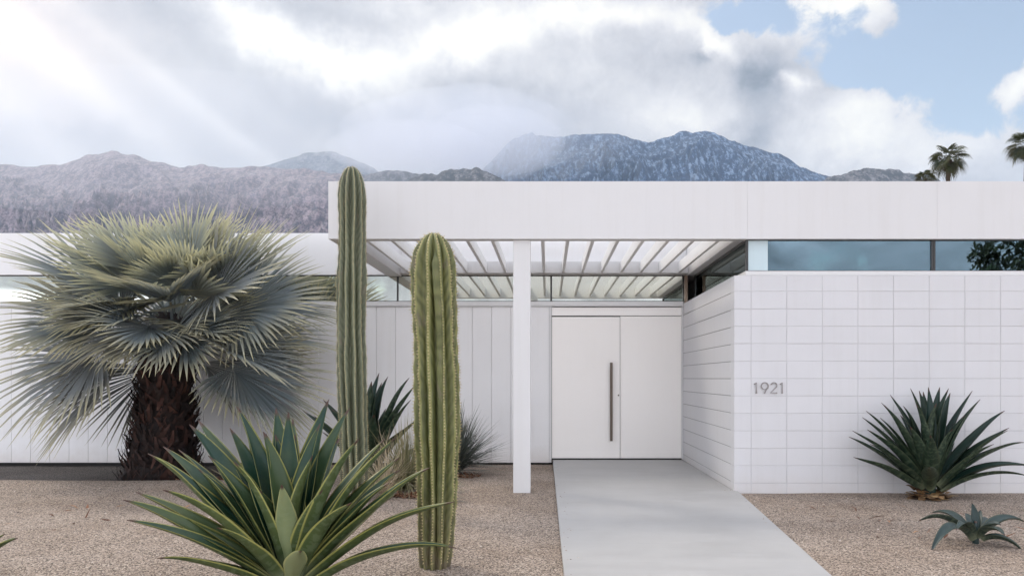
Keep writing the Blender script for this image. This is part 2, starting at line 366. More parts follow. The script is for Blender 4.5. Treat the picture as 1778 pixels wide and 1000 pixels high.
def mat_mountain(name, veg, rock, snow, amt, scale, snowamt=0., snowz=(0, 1)):
    m, t, b, tc = new_mat(name); P = tc.outputs['Object']
    n1 = t.noise(P, scale, 6, .72); n2 = t.noise(P, scale * .16, 5, .6); n3 = t.noise(t.mapping(P, sc=(1, .4, .35)), scale * .45, 5, .65)
    f = t.m('ADD', t.m('MULTIPLY', n1, .46), t.m('ADD', t.m('MULTIPLY', n2, .22), t.m('MULTIPLY', n3, .52)))
    c = t.mix(t.rng(f, amt - .025, amt + .075), veg, rock)
    ce = t.new('ShaderNodeSeparateXYZ'); t.put(ce.inputs[0], t.vor(t.mapping(P, sc=(1, .5, 1)), scale * 1.15))
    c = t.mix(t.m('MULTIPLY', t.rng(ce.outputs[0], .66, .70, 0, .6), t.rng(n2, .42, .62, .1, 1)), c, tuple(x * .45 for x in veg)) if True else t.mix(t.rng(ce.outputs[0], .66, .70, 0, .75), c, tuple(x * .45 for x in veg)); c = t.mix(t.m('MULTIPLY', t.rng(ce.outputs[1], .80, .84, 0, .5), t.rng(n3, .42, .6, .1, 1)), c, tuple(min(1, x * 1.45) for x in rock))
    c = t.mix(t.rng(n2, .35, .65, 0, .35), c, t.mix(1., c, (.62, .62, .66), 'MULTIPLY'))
    if snowamt:
        sp = t.new('ShaderNodeSeparateXYZ'); t.put(sp.inputs[0], P)
        hz = t.rng(sp.outputs[2], snowz[0], snowz[1])
        g = t.m('ADD', t.m('MULTIPLY', n3, .7), t.m('MULTIPLY', n1, .3))
        c = t.mix(t.m('MULTIPLY', t.m('MULTIPLY', t.rng(g, .50, .60), hz), snowamt), c, snow)
    t.put(b.inputs['Base Color'], c); b.inputs['Roughness'].default_value = .95
    t.put(b.inputs['Normal'], t.bump(f, .8, .6 / scale)); return m
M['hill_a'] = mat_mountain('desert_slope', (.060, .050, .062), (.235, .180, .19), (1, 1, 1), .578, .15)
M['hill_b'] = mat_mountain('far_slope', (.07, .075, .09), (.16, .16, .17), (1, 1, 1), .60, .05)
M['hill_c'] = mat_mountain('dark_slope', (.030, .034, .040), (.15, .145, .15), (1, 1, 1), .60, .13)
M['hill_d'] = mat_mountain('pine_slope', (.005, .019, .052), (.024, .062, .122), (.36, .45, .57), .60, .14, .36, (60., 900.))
# ------------------------------------------------------------------ terrain noise
def lattice(seed): return np.random.RandomState(seed).rand(256, 256)
def vnoise(x, y, tab):
    xi = np.floor(x).astype(int); yi = np.floor(y).astype(int); fx = x - xi; fy = y - yi
    fx = fx * fx * fx * (fx * (fx * 6 - 15) + 10); fy = fy * fy * fy * (fy * (fy * 6 - 15) + 10)
    g = lambda a, b_: tab[a % 256, b_ % 256]
    return (g(xi, yi) * (1 - fx) + g(xi + 1, yi) * fx) * (1 - fy) + (g(xi, yi + 1) * (1 - fx) + g(xi + 1, yi + 1) * fx) * fy
def fbm(x, y, seed, octv=5, ridged=False, gain=.5):
    tab = lattice(seed); a, s, tot = 1., 0., 0.
    for k in range(octv):
        n = vnoise(x * 2 ** k + 17.3 * k, y * 2 ** k + 9.1 * k, tab)
        if ridged: n = 1 - np.abs(2 * n - 1)
        s = s + a * n; tot += a; a *= gain
    return s / tot
def grid_object(name, X, Y, Z, mat, smooth=True):
    ny, nx = X.shape
    v = np.stack([X, Y, Z], -1).reshape(-1, 3)
    i = np.arange(nx * ny).reshape(ny, nx)
    f = np.stack([i[:-1, :-1], i[:-1, 1:], i[1:, 1:], i[1:, :-1]], -1).reshape(-1, 4)
    me = bpy.data.meshes.new(name); me.from_pydata(v.tolist(), [], f.tolist())
    if smooth: me.polygons.foreach_set('use_smooth', [True] * len(me.polygons))
    me.materials.append(mat); o = bpy.data.objects.new(name, me); C.objects.link(o); return o

# ------------------------------------------------------------------ ground
def sstep(a, b, x):
    t_ = np.clip((x - a) / (b - a), 0, 1); return t_ * t_ * (3 - 2 * t_)
def ground_z(x, y):
    z = -.032 - .05 * sstep(10.2, 11.8, y) + .035 * (fbm(x * .5 + 3, y * .5, 5, 4) - .5) * (1 - sstep(10, 11, y))
    path_near = np.clip(1 - np.minimum(np.abs(x - .1), np.abs(x - 2.05)) / .5, 0, 1)
    z = z * (1 - path_near) + path_near * np.minimum(z, -.03 - .05 * sstep(10.2, 11.8, y))
    sunk_x = 1 - sstep(-3.7, -3.5, x)
    lip = .045 * sstep(8.6, 9.66, y) * (1 - sstep(9.68, 9.74, y)) * sunk_x
    sunk = sstep(9.68, 9.78, y) * sunk_x
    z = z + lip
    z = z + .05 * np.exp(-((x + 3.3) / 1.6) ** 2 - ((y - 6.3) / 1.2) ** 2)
    z = z * (1 - sunk) + sunk * -.22
    far = sstep(14, 60, np.hypot(x, y - 8)); return z * (1 - far) - .12 * far
def axis(lo, hi, flo, fhi, step, grow=1.28):
    mid = list(np.arange(flo, fhi + 1e-6, step)); a = []; q, s = flo, step
    while q > lo: s *= grow; q -= s; a.append(q)
    b_ = []; q, s = mid[-1], step
    while q < hi: s *= grow; q += s; b_.append(q)
    return np.array(a[::-1] + mid + b_)
gx, gy = np.meshgrid(axis(-8000, 8000, -8.5, 8.0, .075), axis(-700, 9000, 3.6, 12.4, .055))
o = grid_object('ground', gx, gy, ground_z(gx, gy), M['gravel']); tag(o, 'tan gravel ground around the house and planting', 'ground', kind='structure')
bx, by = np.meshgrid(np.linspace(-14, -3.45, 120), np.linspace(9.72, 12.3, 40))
o = grid_object('shade_sheet', bx, by, -.105 + .03 * (fbm(bx * 2, by * 2, 8, 4) - .5), M['wall_shade']); tag(o, 'dark sheet painting the building shade along the foot of the panelled wall', 'painted shade', kind='structure')  # dark sheet stands in for the building's shade on the gravel
mb = MB(); mb.prism([(.118, 2.0), (1.62, 2.0), (2.185, 8.84), (2.150, 8.884), (2.150, 12.22), (.072, 12.22)], -.16, 0.0)
tag(mb.build('path', M['concrete'], bevel=.008), 'pale grey concrete path leading to the front door', 'path', kind='structure')

# ------------------------------------------------------------------ house
YB, YF, S = 12.23, 8.887, F
def bx_(px): return (px - VX) / F * YB
house = thing('modern_house', 'white flat-roofed modern house with a slatted entry canopy and painted block wall', 'house', (0, YB, 0))
def hpart(mbd, name, mat, parent=house, bevel=0., smooth=False):
    o = mbd.build(name, mat, None, smooth, bevel); o.parent = parent
    o.matrix_parent_inverse = Matrix.Translation(-house.location); return o
def hsub(mbd, name, mat, parent, bevel=0.):     # sub-part: parent has identity local transform
    o = mbd.build(name, mat, None, False, bevel); o.parent = parent; return o
# canopy fascia with two fine joints
mb = MB()
for x0, x1 in ((-2.547, 2.3070), (2.3082, 4.4996), (4.5008, 9.0)): mb.box(x0, x1, YF, YF + .15, 2.907, 3.573)
hpart(mb, 'fascia', M['white'], bevel=.0015)
mb = MB(); mb.box(-2.547, -2.33, YF + .153, 12.195, 2.907, 3.570); hpart(mb, 'canopy_beam', M['white'], bevel=.004)
mb = MB(); mb.box(2.20, 9.0, YF + .153, 18, 2.92, 3.555); hpart(mb, 'roof_slab', M['white'], bevel=.003)
mb = MB(); mb.box(-14, 2.197, 12.20, 12.36, 2.935, 3.598); hpart(mb, 'upper_wall', M['siding'], bevel=.004)
mb = MB(); mb.box(-14, 2.197, 12.363, 18, 3.40, 3.52); hpart(mb, 'roof', M['white'])
mb = MB()                                          # header beam that carries the rafters
mb.box(-2.327, 2.197, 12.06, 12.197, 2.945, 3.13); hpart(mb, 'header_beam', M['white'], bevel=.004)
k = 0
for i in range(-7, 8):
    x = -.068 + .304 * i
    mb = MB(); mb.box(x - .0215, x + .0215, YF + .153, 12.057, 2.955, 3.11); hpart(mb, 'rafter', M['rafter'], bevel=.003)
mb = MB(); mb.box(-.409, -.209, 8.93, 9.12, -.2, 2.904); hpart(mb, 'post', M['white'], bevel=.006)
# panelled wall
mb = MB(); n = 0; x = .012
while x > -14:
    mb.box(x - .3015, x, YB, YB + .03, -.048, 2.435, (rnd(), .5)); x -= .306
hpart(mb, 'panel_wall', M['siding'], bevel=.003)
mb = MB(); mb.box(-14, .012, YB + .022, YB + .12, -.046, 2.433); hpart(mb, 'wall_backing', M['siding'])
mb = MB(); mb.box(-14, .07, YB + .06, YB + .13, -.25, -.05); hpart(mb, 'plinth', M['plinth'])
mb = MB(); mb.box(-14, 2.150, YB - .025, YB + .125, 2.439, 2.462); mb.box(-14, 2.150, YB - .012, YB + .125, 2.464, 2.515); hpart(mb, 'wall_cap', M['white'], bevel=.003)
# doorway
for q in ((.015, .052, YB - .014, YB + .12, -.045, 2.436), (2.128, 2.150, YB - .008, YB + .12, .004, 2.436)):
    mb = MB(); mb.box(*q); hpart(mb, 'door_frame', M['white'], bevel=.002)
mb = MB(); mb.box(.056, 2.125, YB + .004, YB + .06, 2.292, 2.425); hpart(mb, 'door_header', M['door'], bevel=.002)
mb = MB(); mb.box(.052, 2.128, YB + .075, YB + .11, .004, 2.43); mb.box(.056, 2.125, YB + .012, YB + .07, .003, .018); hpart(mb, 'door_reveal', M['plinth'])
mb = MB(); mb.box(.058, 1.141, YB + .010, YB + .06, .022, 2.272); dr = hpart(mb, 'door', M['door'], bevel=.002)
h = MB(); h.box(.979, 1.021, YB - .065, YB - .030, .300, 1.545); h.box(.992, 1.008, YB - .028, YB + .008, .42, .436); h.box(.992, 1.008, YB - .028, YB + .008, 1.41, 1.426)
hsub(h, 'handle', M['steel'], dr, .003)
h = MB(); h.tube([Vector((1.119, YB + .008, 1.025)), Vector((1.119, YB - .008, 1.025))], [.013, .012], 14); hsub(h, 'lock', M['steel'], dr)
mb = MB(); mb.box(1.149, 2.124, YB + .010, YB + .06, .022, 2.282); hpart(mb, 'side_panel', M['door'], bevel=.002)
# painted block wall: stack-bond blocks proud of the joints
zj = [EYE + (VY - (506.2 + 30.22 * k)) / 150 for k in range(12)]
zt = [2.487] + zj; zb = zj + [-.2]
xj = [2.153] + [2.347 + .4123 * k for k in range(17)]
mb = MB()
for a, b_ in zip(zt, zb):
    for x0, x1 in zip(xj[:-1], xj[1:]):
        jit = ru(-.0012, .0012)
        mb.box(x0 + (.0035 if x0 > 2.2 else 0), x1 - .0035, YF + jit, YF + .19, b_ + .0035, a - .0035, (rnd(), .5))
bw = hpart(mb, 'block_wall', M['block'], bevel=.0025)
mb = MB(); mb.box(2.156, 9.2, YF + .0045, YF + .18, -.2, 2.484); hsub(mb, 'mortar', M['joint'], bw)
mb = MB()
for a, b_ in zip(zt, zb):
    mb.box(2.153 + ru(-.001, .001), 2.345, YF + .1935, 12.30, b_ + .0035, a - .0035, (rnd(), .5))
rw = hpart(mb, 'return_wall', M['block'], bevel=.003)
mb = MB(); mb.box(2.158, 2.34, YF + .194, 12.30, -.2, 2.484); hsub(mb, 'mortar', paint('dark_joint', (.22, .21, .21), .8, .05, .1), rw)  # darker joint colour on the return wall
# window sill and windows of the right wing
mb = MB(); mb.box(2.29, 9.2, YF + .025, YF + .30, 2.489, 2.540); mb.box(2.29, 2.40, YF + .303, 12.19, 2.489, 2.540); hpart(mb, 'sill', M['white'], bevel=.003)
def window(x0, x1, y, z0, z1, mat, name='window', fw=.016, post0=.022, post1=.022):
    mb = MB(); d = .05
    mb.box(x0, x1, y, y + d, z1 - fw, z1); mb.box(x0, x1, y, y + d, z0, z0 + .008)
    mb.box(x0, x0 + post0, y + .001, y + d - .001, z0 + .0085, z1 - fw - .0005); mb.box(x1 - post1, x1, y + .001, y + d - .001, z0 + .0085, z1 - fw - .0005)
    w_ = hpart(mb, name, M['dark_metal'])
    mb = MB(); mb.box(x0 + post0 + .001, x1 - post1 - .001, y + .02, y + .028, z0 + .009, z1 - fw - .001); hsub(mb, 'pane', mat, w_); return w_
for x0, x1 in ((2.306, 4.486), (4.489, 6.67), (6.673, 8.85)): window(x0, x1, YF + .055, 2.542, 2.916, M['glass'])
mb = MB(); y0, y1 = YF + .11, 12.14                # glazing that returns along the recess
mb.box(2.306, 2.35, y0, y1, 2.885, 2.917); mb.box(2.306, 2.35, y0, y1, 2.542, 2.552); mb.box(2.309, 2.347, y1 - .05, y1, 2.553, 2.884)
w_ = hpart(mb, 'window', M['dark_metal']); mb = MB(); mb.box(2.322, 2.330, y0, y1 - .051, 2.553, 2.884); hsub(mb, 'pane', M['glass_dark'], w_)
mb = MB(); mb.box(2.156, 2.204, 12.14, 12.19, 2.49, 2.917); hpart(mb, 'window_post', metal('bronze_post', (.30, .22, .17), .4))
# clerestory over the panelled wall
xs = [2.152, .046 + .0, -2.40, -4.845, -7.29, -9.735, -12.2]
for x1, x0 in zip(xs[:-1], xs[1:]): window(x0 + .002, x1 - .002, YB - .005, 2.517, 2.934, M['glass_warm'], fw=.014, post0=.011, post1=.011)
# the rooms behind the glass
mb = MB()
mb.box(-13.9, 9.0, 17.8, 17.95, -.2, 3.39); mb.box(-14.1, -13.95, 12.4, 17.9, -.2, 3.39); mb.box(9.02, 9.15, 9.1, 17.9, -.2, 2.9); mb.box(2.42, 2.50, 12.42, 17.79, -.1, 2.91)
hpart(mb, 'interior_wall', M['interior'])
mb = MB(); mb.box(2.333, 2.560, YF + .068, YF + .0725, 2.552, 2.898); hpart(mb, 'pale_panel', M['pale_strip'])  # opaque pale strip just in front of the pane
# house number
def stroke(mbd, pts, w, y0, y1):
    P = [Vector(((1290 + a / 16.67 - VX) / 150, 0, EYE + (VY - 640 - b_ / 16.67) / 150)) for a, b_ in pts]
    L, R = [], []
    for i, p in enumerate(P):
        d0 = (P[i] - P[i - 1]).normalized() if i else (P[1] - P[0]).normalized()
        d1 = (P[i + 1] - P[i]).normalized() if i < len(P) - 1 else d0
        n = Vector((-(d0 + d1).z, 0, (d0 + d1).x)).normalized(); L.append(p + n * w / 2); R.append(p - n * w / 2)
    vs, fs = [], []
    for a, b_ in zip(L, R):
        for q, y in ((a, y0), (b_, y0), (b_, y1), (a, y1)): vs.append((q.x, y, q.z))
    for i in range(len(P) - 1):
        for k in range(4): fs.append((4 * i + k, 4 * i + (k + 1) % 4, 4 * i + 4 + (k + 1) % 4, 4 * i + 4 + k))
    fs += [(3, 2, 1, 0), tuple(4 * len(P) - 4 + k for k in range(4))]
    mbd.add(vs, fs)
hn = thing('house_number', 'thin metal house number 1921 on the white block wall', 'house number', (2.55, YF, 1.18))
def arc(cx, cy, r, a0, a1, n=22): return [(cx + r * math.cos(math.radians(a0 + (a1 - a0) * i / n)), cy - r * math.sin(math.radians(a0 + (a1 - a0) * i / n))) for i in range(n + 1)]
digits = [[(335, 440), (383, 405), (383, 700)],
          arc(625, 500, 100, -38, 322, 30)[:-1] + [(712, 548), (618, 700)],
          [(815, 452)] + arc(890, 485, 84, 150, -25, 18) + [(786, 697), (965, 697)],
          [(1082, 440), (1130, 405), (1130, 700)]]
for dg in digits:
    mb = MB(); stroke(mb, dg, .0105, YF - .018, YF - .006)
    for q in (dg[0], dg[-1]):
        p = ((1290 + q[0] / 16.67 - VX) / 150, EYE + (VY - 640 - q[1] / 16.67) / 150)
        mb.tube([Vector((p[0], YF + .004, p[1])), Vector((p[0], YF - .0195, p[1]))], [.0075, .0075], 10)
    o = mb.build('digit', M['number']); o.parent = hn; o.matrix_parent_inverse = Matrix.Translation(-hn.location)

# ------------------------------------------------------------------ agaves
def bez(p0, p1, p2, t): return p0 * (1 - t) ** 2 + p1 * 2 * t * (1 - t) + p2 * t * t
def leaf_mesh(p0, p1, p2, r, W, gut=.55, thick=.22, roll=0., N=18, wave=0.):
    mb = MB(); z = Vector((0, 0, 1)); K = 7; vs, fs, uv = [], [], []
    ss = [-1, -.72, -.36, 0, .36, .72, 1]
    for i in range(N + 1):
        t = i / N; t = t if t < .9 else .9 + (t - .9)
        p = bez(p0, p1, p2, t); T = (bez(p0, p1, p2, min(1, t + .02)) - bez(p0, p1, p2, max(0, t - .02))).normalized()
        n = (z * T.dot(r) - r * T.z); n = (n - T * n.dot(T)).normalized(); s = T.cross(n).normalized()
        a = roll * t; s, n = s * math.cos(a) + n * math.sin(a), n * math.cos(a) - s * math.sin(a)
        w = W * .5 * min(1., .60 + .40 * math.sin(min(1, t / .55) * math.pi / 2) ** 1.5) * (1 - max(0, (t - .30) / .70) ** 1.55) + .002
        if t > .95: w = min(w, .006 + .10 * (1 - t))
        g = gut * (1 - .45 * math.sin(math.pi * t)); th = thick * (1 - .75 * t)
        dz = n * wave * W * math.sin(t * 9) * t
        for q in ss: vs.append(p + s * (q * w) + n * (g * w * q * q) + dz); uv.append((.5 + .5 * q, t))
        for q in ss: vs.append(p + s * (q * w * .985) + n * (g * w * q * q - th * w * (1 - q * q) * 1.6 - .002) + dz); uv.append((2.5 + .5 * q, t))
    for i in range(N):
        a, b_ = i * 2 * K, (i + 1) * 2 * K
        for k in range(K - 1):
            fs.append((a + k, a + k + 1, b_ + k + 1, b_ + k)); fs.append((a + K + k + 1, a + K + k, b_ + K + k, b_ + K + k + 1))
        fs.append((a + K, a, b_, b_ + K)); fs.append((a + K - 1, a + 2 * K - 1, b_ + 2 * K - 1, b_ + K - 1))
    mb.add(vs, fs, uv); return mb
def agave(label, base, tips, W, mat, rb=.10, group=None, extra=0, H=1., lift=.16, seed=1):
    """tips: (px, py, depth offset, width factor, arch) of the leaves one can see"""
    random.seed(seed)
    root = thing('agave', label, 'agave', base, group); L = []
    for tp in tips:
        px, py, dy = tp[:3]; wf = tp[3] if len(tp) > 3 else 1.; ar = tp[4] if len(tp) > 4 else lift
        L.append((at(px, py, base.y + dy) - base, wf, ar, tp[5] if len(tp) > 5 else mat))
    for i in range(extra):                               # leaves on the hidden side and in the heart
        a = ru(0.15, math.pi - .15); e = ru(.5, 1.35); l = H * ru(.75, .95)
        L.append((Vector((math.cos(a) * math.cos(e), math.sin(a) * math.cos(e), math.sin(e))) * l, ru(.7, .95), lift, mat))
    for tip, wf, ar, lm in L:
        r = Vector((tip.x, tip.y, 0)); r = r.normalized() if r.length > .02 else Vector((ru(-1, 1), ru(-1, 1), 0)).normalized()
        el_ = math.atan2(tip.z, math.hypot(tip.x, tip.y))
        p0 = r * rb * math.cos(el_) + Vector((0, 0, .03 + .14 * rb / .1 * max(0, math.sin(el_))))
        mid = p0.lerp(tip, .5) + Vector((0, 0, ar * (tip - p0).length)) - r * (.10 * (tip - p0).length * max(0, math.sin(el_)))
        leaf_mesh(p0, mid, tip, r, W * wf, roll=ru(-.5, .5) * .8, gut=ru(.6, 1.0), wave=ru(-.05, .05)).build('leaf', lm, root, True)
    core = MB(); core.tube([Vector((0, 0, -.05)), Vector((0, 0, .06 * rb / .12)), Vector((0, 0, .16 * rb / .12)), Vector((0, 0, .28 * rb / .12)), Vector((0, 0, .42 * rb / .12))], [rb * .5, rb * .5, rb * .45, rb * .3, .01], 12)
    core.build('heart', mat, root, True)
    return root
def gnd(px, py, z=0.):                                   # picture point on the ground
    y = F * (EYE - z) / (py - VY); return Vector(((px - VX) / F * y, y, z))
YA = 4.58
base = Vector(((505 - VX) / F * YA, YA, -.03))
front_tips = [  # px, py, depth offset, width, arch
 (213, 868, .05, .85), (235, 853, .22, .9), (220, 902, -.15, .7, .10), (256, 788, .30, 1.0), (283, 850, -.20, .9, .14), (273, 969, -.30, .75, .12), (283, 775, .45, .9), (310, 780, .5, .8),
 (329, 737, .45), (344, 729, .6, .9), (399, 742, .35, 1.05), (362, 790, .12, 1.05), (411, 705, .40), (424, 720, .55, .9), (406, 802, -.10, .95, .10), (377, 916, -.38, .8, .10), (457, 749, .10, 1.0), (479, 708, .42), (501, 715, .3, .95), (476, 734, .55, .9), (508, 727, .65, .85),
 (489, 841, -.22, .85, .04, M['agave_pale']), (522, 957, -.40, .78, .10, M['agave_pale']), (542, 790, .0, .95), (571, 693, .45, 1.05), (556, 735, .2, .9), (607, 708, .35, 1.0), (590, 760, .55, .9), (624, 761, -.05, .9), (668, 761, .45, .9), (689, 756, .25, 1.0), (694, 793, .40, .8),
 (677, 838, .15, .9), (610, 872, -.28, .85, .12), (747, 812, .10, .9), (789, 870, -.08, .9, .14), (793, 952, -.20, .85, .20), (640, 800, .6, .9), (447, 790, .3, 1.), (520, 800, .2, .95), (450, 850, -.02, .9), (560, 850, -.08, .9)]
agave('large green agave with yellow leaf edges in front of the two cacti', base, front_tips, .178, M['agave'], .12, extra=14, H=1.15, lift=.06, seed=3)
base = gnd(1615, 866, -.035)
right_tips = [(1474, 758, .1), (1480, 747, .3), (1482, 793, -.1), (1497, 724, .25), (1504, 713, .1), (1506, 745, -.1), (1511, 771, -.2), (1530, 699, .2), (1546, 685, .3), (1534, 704, 0), (1568, 705, .25), (1581, 674, .0, 1.1), (1596, 678, .2), (1603, 680, .3), (1612, 672, .1),
 (1632, 672, .2), (1626, 700, -.1), (1647, 674, .0, 1.1), (1650, 682, .25), (1688, 678, .2), (1702, 693, .05, 1.1), (1745, 713, .15), (1752, 742, .0), (1750, 747, -.15), (1726, 771, -.3), (1778, 768, .1, 1., .16), (1790, 808, -.05, 1., .22), (1785, 826, -.3, .9, .24), (1615, 756, -.45, 1.15), (1614, 812, -.62, 1.1, .14), (1580, 740, -.2, 1.1), (1655, 745, -.2, 1.1), (1590, 700, -.05, 1.1), (1675, 720, -.1, 1.1)]
ag = agave('large dark agave with a base of cut stubs before the block wall', base, right_tips, .165, M['agave_dark'], .12, extra=10, H=1.1, lift=.06, seed=5)
mb = MB()
for i in range(80):
    a = ru(0, 2 * math.pi); rr = Vector((math.cos(a), math.sin(a), 0)); zz = ru(-.02, .10); tt = rr.cross(Vector((0, 0, 1))); p = rr * ru(.08, .17) + Vector((0, 0, zz)); q = p + rr * ru(.06, .13) + Vector((0, 0, ru(-.03, .05)))
    mb.strip([p, (p + q) / 2 + Vector((0, 0, .012)), q], [tt] * 3, [.05, .042, ru(.012, .035)], [(rnd(), .2)] * 3)
mb.build('leaf_stub', M['stub'], ag)
base = gnd(1694, 942, -.03)
small_tips = [(1594, 904, .1, 1., .42), (1616, 890, .3, 1., .42), (1615, 962, -.25, 1., .62), (1687, 872, .05, .75, .02), (1703, 884, .12, .6, .05), (1676, 890, .3, .7, .2), (1722, 904, .3, .9, .3), (1738, 912, -.15, .9, .45), (1780, 906, .1, 1., .36), (1778, 960, -.2, 1., .45), (1745, 930, -.35, .8, .4), (1660, 920, -.3, .8, .4)]
agave('small blue-green agave with curling leaves on the gravel', base, small_tips, .115, M['agave_blue'], .05, lift=.1, seed=8)
base = Vector(((640 - VX) / F * 9.6, 9.6, -.04))
back_tips = [(658, 647, .1, 1.15), (674, 654, .2, 1.1), (663, 664, .3), (645, 662, -.1, 1.2), (711, 656, .1, 1.), (721, 668, 0, 1.1), (714, 694, -.2), (728, 726, -.1, .9), (527, 713, .0, .8), (545, 722, -.2, .8), (561, 693, .1), (585, 680, .2), (575, 710, -.1), (610, 660, .2, 1.1), (625, 700, -.3, 1.2), (690, 690, .3), (700, 745, -.4), (560, 750, -.3), (650, 720, -.5, 1.2)]
agave('dark agave with broad upright leaves behind the tall cactus', base, back_tips, .21, M['agave_dark'], .12, extra=6, H=1.2, lift=.04, seed=11)
base = Vector(((-70 - VX) / F * 5.0, 5.0, -.02))
agave('agave at the edge of the gravel with two leaf tips in view', base, [(31, 934, .0, .8, .05), (9, 926, .2, .7, .05), (-20, 880, .2), (-60, 850, .1), (-120, 860, .1), (-160, 900, 0), (-100, 940, -.4), (-30, 985, -.4, .8, .15)], .15, M['agave'], .09, seed=13)

# ------------------------------------------------------------------ columnar cacti
def cactus(label, base, top_z, R, nrib, mat, lean, seed, taper, extra_rib=None):
    random.seed(seed)
    root = thing('column_cactus', label, 'cactus', base); H = top_z - base.z; per = 10; NT_ = nrib * per; NZ = 110
    ph = [ru(0, 6.28) for _ in range(6)]
    def centre(h): return Vector((lean[0] * h + .012 * math.sin(h * 2.1 + ph[0]), lean[1] * h + .01 * math.sin(h * 1.7 + ph[1]), 0))
    def rad(h):
        d = H - h; dome = 1 if d > R * 2.1 else (1 - (1 - max(d, 0) / (R * 2.1)) ** 2.3) ** .5
        return R * taper(h / H) * dome * (1 + .018 * math.sin(h * 7 + ph[2]) + .014 * math.sin(h * 15 + ph[3]))
    def surf(h, th, push=0.):
        k = th * nrib / (2 * math.pi); tw = .05 * math.sin(h * 1.3 + ph[4]) + .045 * math.sin(h * 3.1 + round(k) * 1.7) + .02 * math.sin(h * 8.3 + round(k) * 2.9)
        c = abs(math.cos(nrib * th / 2)); depth = .40 * (1 - .2 * h / H)
        r = rad(h) * (1 - depth * (1 - c ** .78)) * (1 + .022 * c * math.sin(h * 46 + round(k) * 2.1) + .02 * math.sin(h * 5.5 + round(k) * 2.4)) + push
        return centre(h) + Vector((math.cos(th + tw) * r, math.sin(th + tw) * r, h))
    vs, fs, uv = [], [], []
    hs = [H * (i / NZ) ** .97 for i in range(NZ - 12)]; h0 = hs[-1]
    hs += [h0 + (H - h0) * math.sin((i + 1) / 13 * math.pi / 2) for i in range(13)]; NR = len(hs)
    for h in hs:
        for j in range(NT_):
            th = 2 * math.pi * j / NT_; vs.append(surf(h, th)); uv.append((1 - abs(math.cos(nrib * th / 2)), h))
    for i in range(NR - 1):
        for j in range(NT_): fs.append((i * NT_ + j, i * NT_ + (j + 1) % NT_, (i + 1) * NT_ + (j + 1) % NT_, (i + 1) * NT_ + j))
    fs.append(tuple((NR - 1) * NT_ + j for j in range(NT_)))
    mb = MB(); mb.add(vs, fs, uv)
    if extra_rib:                                      # a younger rib that starts below the tip and runs down between two others
        th, h1 = extra_rib; rr = []; pts = []
        for i in range(26):
            q = i / 25; h = h1 - q * h1 * .93; pts.append(surf(h, th, .012 + .006 * math.sin(q * 9) - .012 * q)); rr.append(.026 * (1 - (1 - min(1, q / .05)) ** 2) ** .5 * (1 - .45 * q) + .001)
        k0 = len(mb.uv); mb.tube(pts, rr, 12); mb.uv[k0:] = [(.3, mb.v[i][2]) for i in range(k0, len(mb.v))]
    mb.build('stem', mat, root, True)
    sp = MB()
    for k in range(nrib):
        th0 = 2 * math.pi * k / nrib; h = .05
        while h < H - .004:
            p = surf(h, th0); o_ = Vector((p.x, p.y, 0)) - centre(h); o_ = (o_.normalized() if o_.length > 1e-4 else Vector((0, 0, 1)))
            if h > H - R: o_ = (o_ + Vector((0, 0, 1.2))).normalized()
            for q in range(4):
                d = (o_ + Vector((ru(-1, 1), ru(-1, 1), ru(-.8, .9))) * .85).normalized(); l = ru(.010, .024)
                a = d.cross(Vector((.3, .2, 1))).normalized() * .0017; b_ = d.cross(a).normalized() * .0017
                sp.add([p + a, p - a * .5 + b_, p - a * .5 - b_, p + d * l], [(0, 1, 3), (1, 2, 3), (2, 0, 3)])
            a = o_.cross(Vector((0, 0, 1.01))).normalized() * .0045; u_ = Vector((0, 0, .0055)); c_ = p + o_ * .0025   # areole pad
            sp.add([c_ + a, c_ + u_, c_ - a, c_ - u_, c_ + o_ * .004], [(0, 1, 4), (1, 2, 4), (2, 3, 4), (3, 0, 4)])
            h += ru(.019, .025)
    s_ = sp.build('spines', M['spine'], root); s_['kind'] = 'stuff'
    return root
b0 = Vector(((614 - VX) / F * 8.3, 8.3, -.04))
cactus('tall grey-green ribbed cactus that rises above the roof line', b0, EYE + (VY - 290) / F * 8.3, .152, 11, M['cactus_a'], (-.008, .0), 21, lambda q: .93 + .10 * math.sin(min(1, q * 1.25) * math.pi * .75) - .07 * max(0, q - .6) / .4)
b0 = Vector(((756 - VX) / F * 5.40, 5.40, -.03))
cactus('shorter stout olive ribbed cactus with golden spines by the canopy post', b0, EYE + (VY - 405) / F * 5.40, .155, 11, M['cactus_b'], (.0, .0), 22, lambda q: .66 + .36 * min(1, q / .38) ** .7, extra_rib=(-math.pi / 2 + .28, 2.20))

# ------------------------------------------------------------------ fine-leaved clumps
def clump(name, label, cat, base, n, L, W, mat, spread=1.2, droop=.35, up=.2, seed=1, group=None, seg=5, curl=0.):
    random.seed(seed); mb = MB()
    for i in range(n):
        a = ru(0, 2 * math.pi); e = math.radians(90) - spread * rnd() ** .75; l = L * ru(.65, 1.05)
        d = Vector((math.cos(a) * math.cos(e), math.sin(a) * math.cos(e), math.sin(e))); p0 = Vector((ru(-.05, .05), ru(-.05, .05), ru(0, up)))
        side = d.cross(Vector((ru(-.4, .4), ru(-.4, .4), 1))).normalized(); u = rnd(); pts, ws, uv = [], [], []
        for k in range(seg + 1):
            t = k / seg; pts.append(p0 + d * l * t + Vector((0, 0, -droop * l * t * t * math.cos(e))) + side * curl * l * math.sin(t * 5 + u * 9) * t)
            ws.append(W * .5 * (1 - t ** 2.2) + .0006); uv.append((u, t))
        mb.strip(pts, [side] * len(pts), ws, uv)
    o = mb.build(name, mat, None, loc=base); return tag(o, label, cat, group)
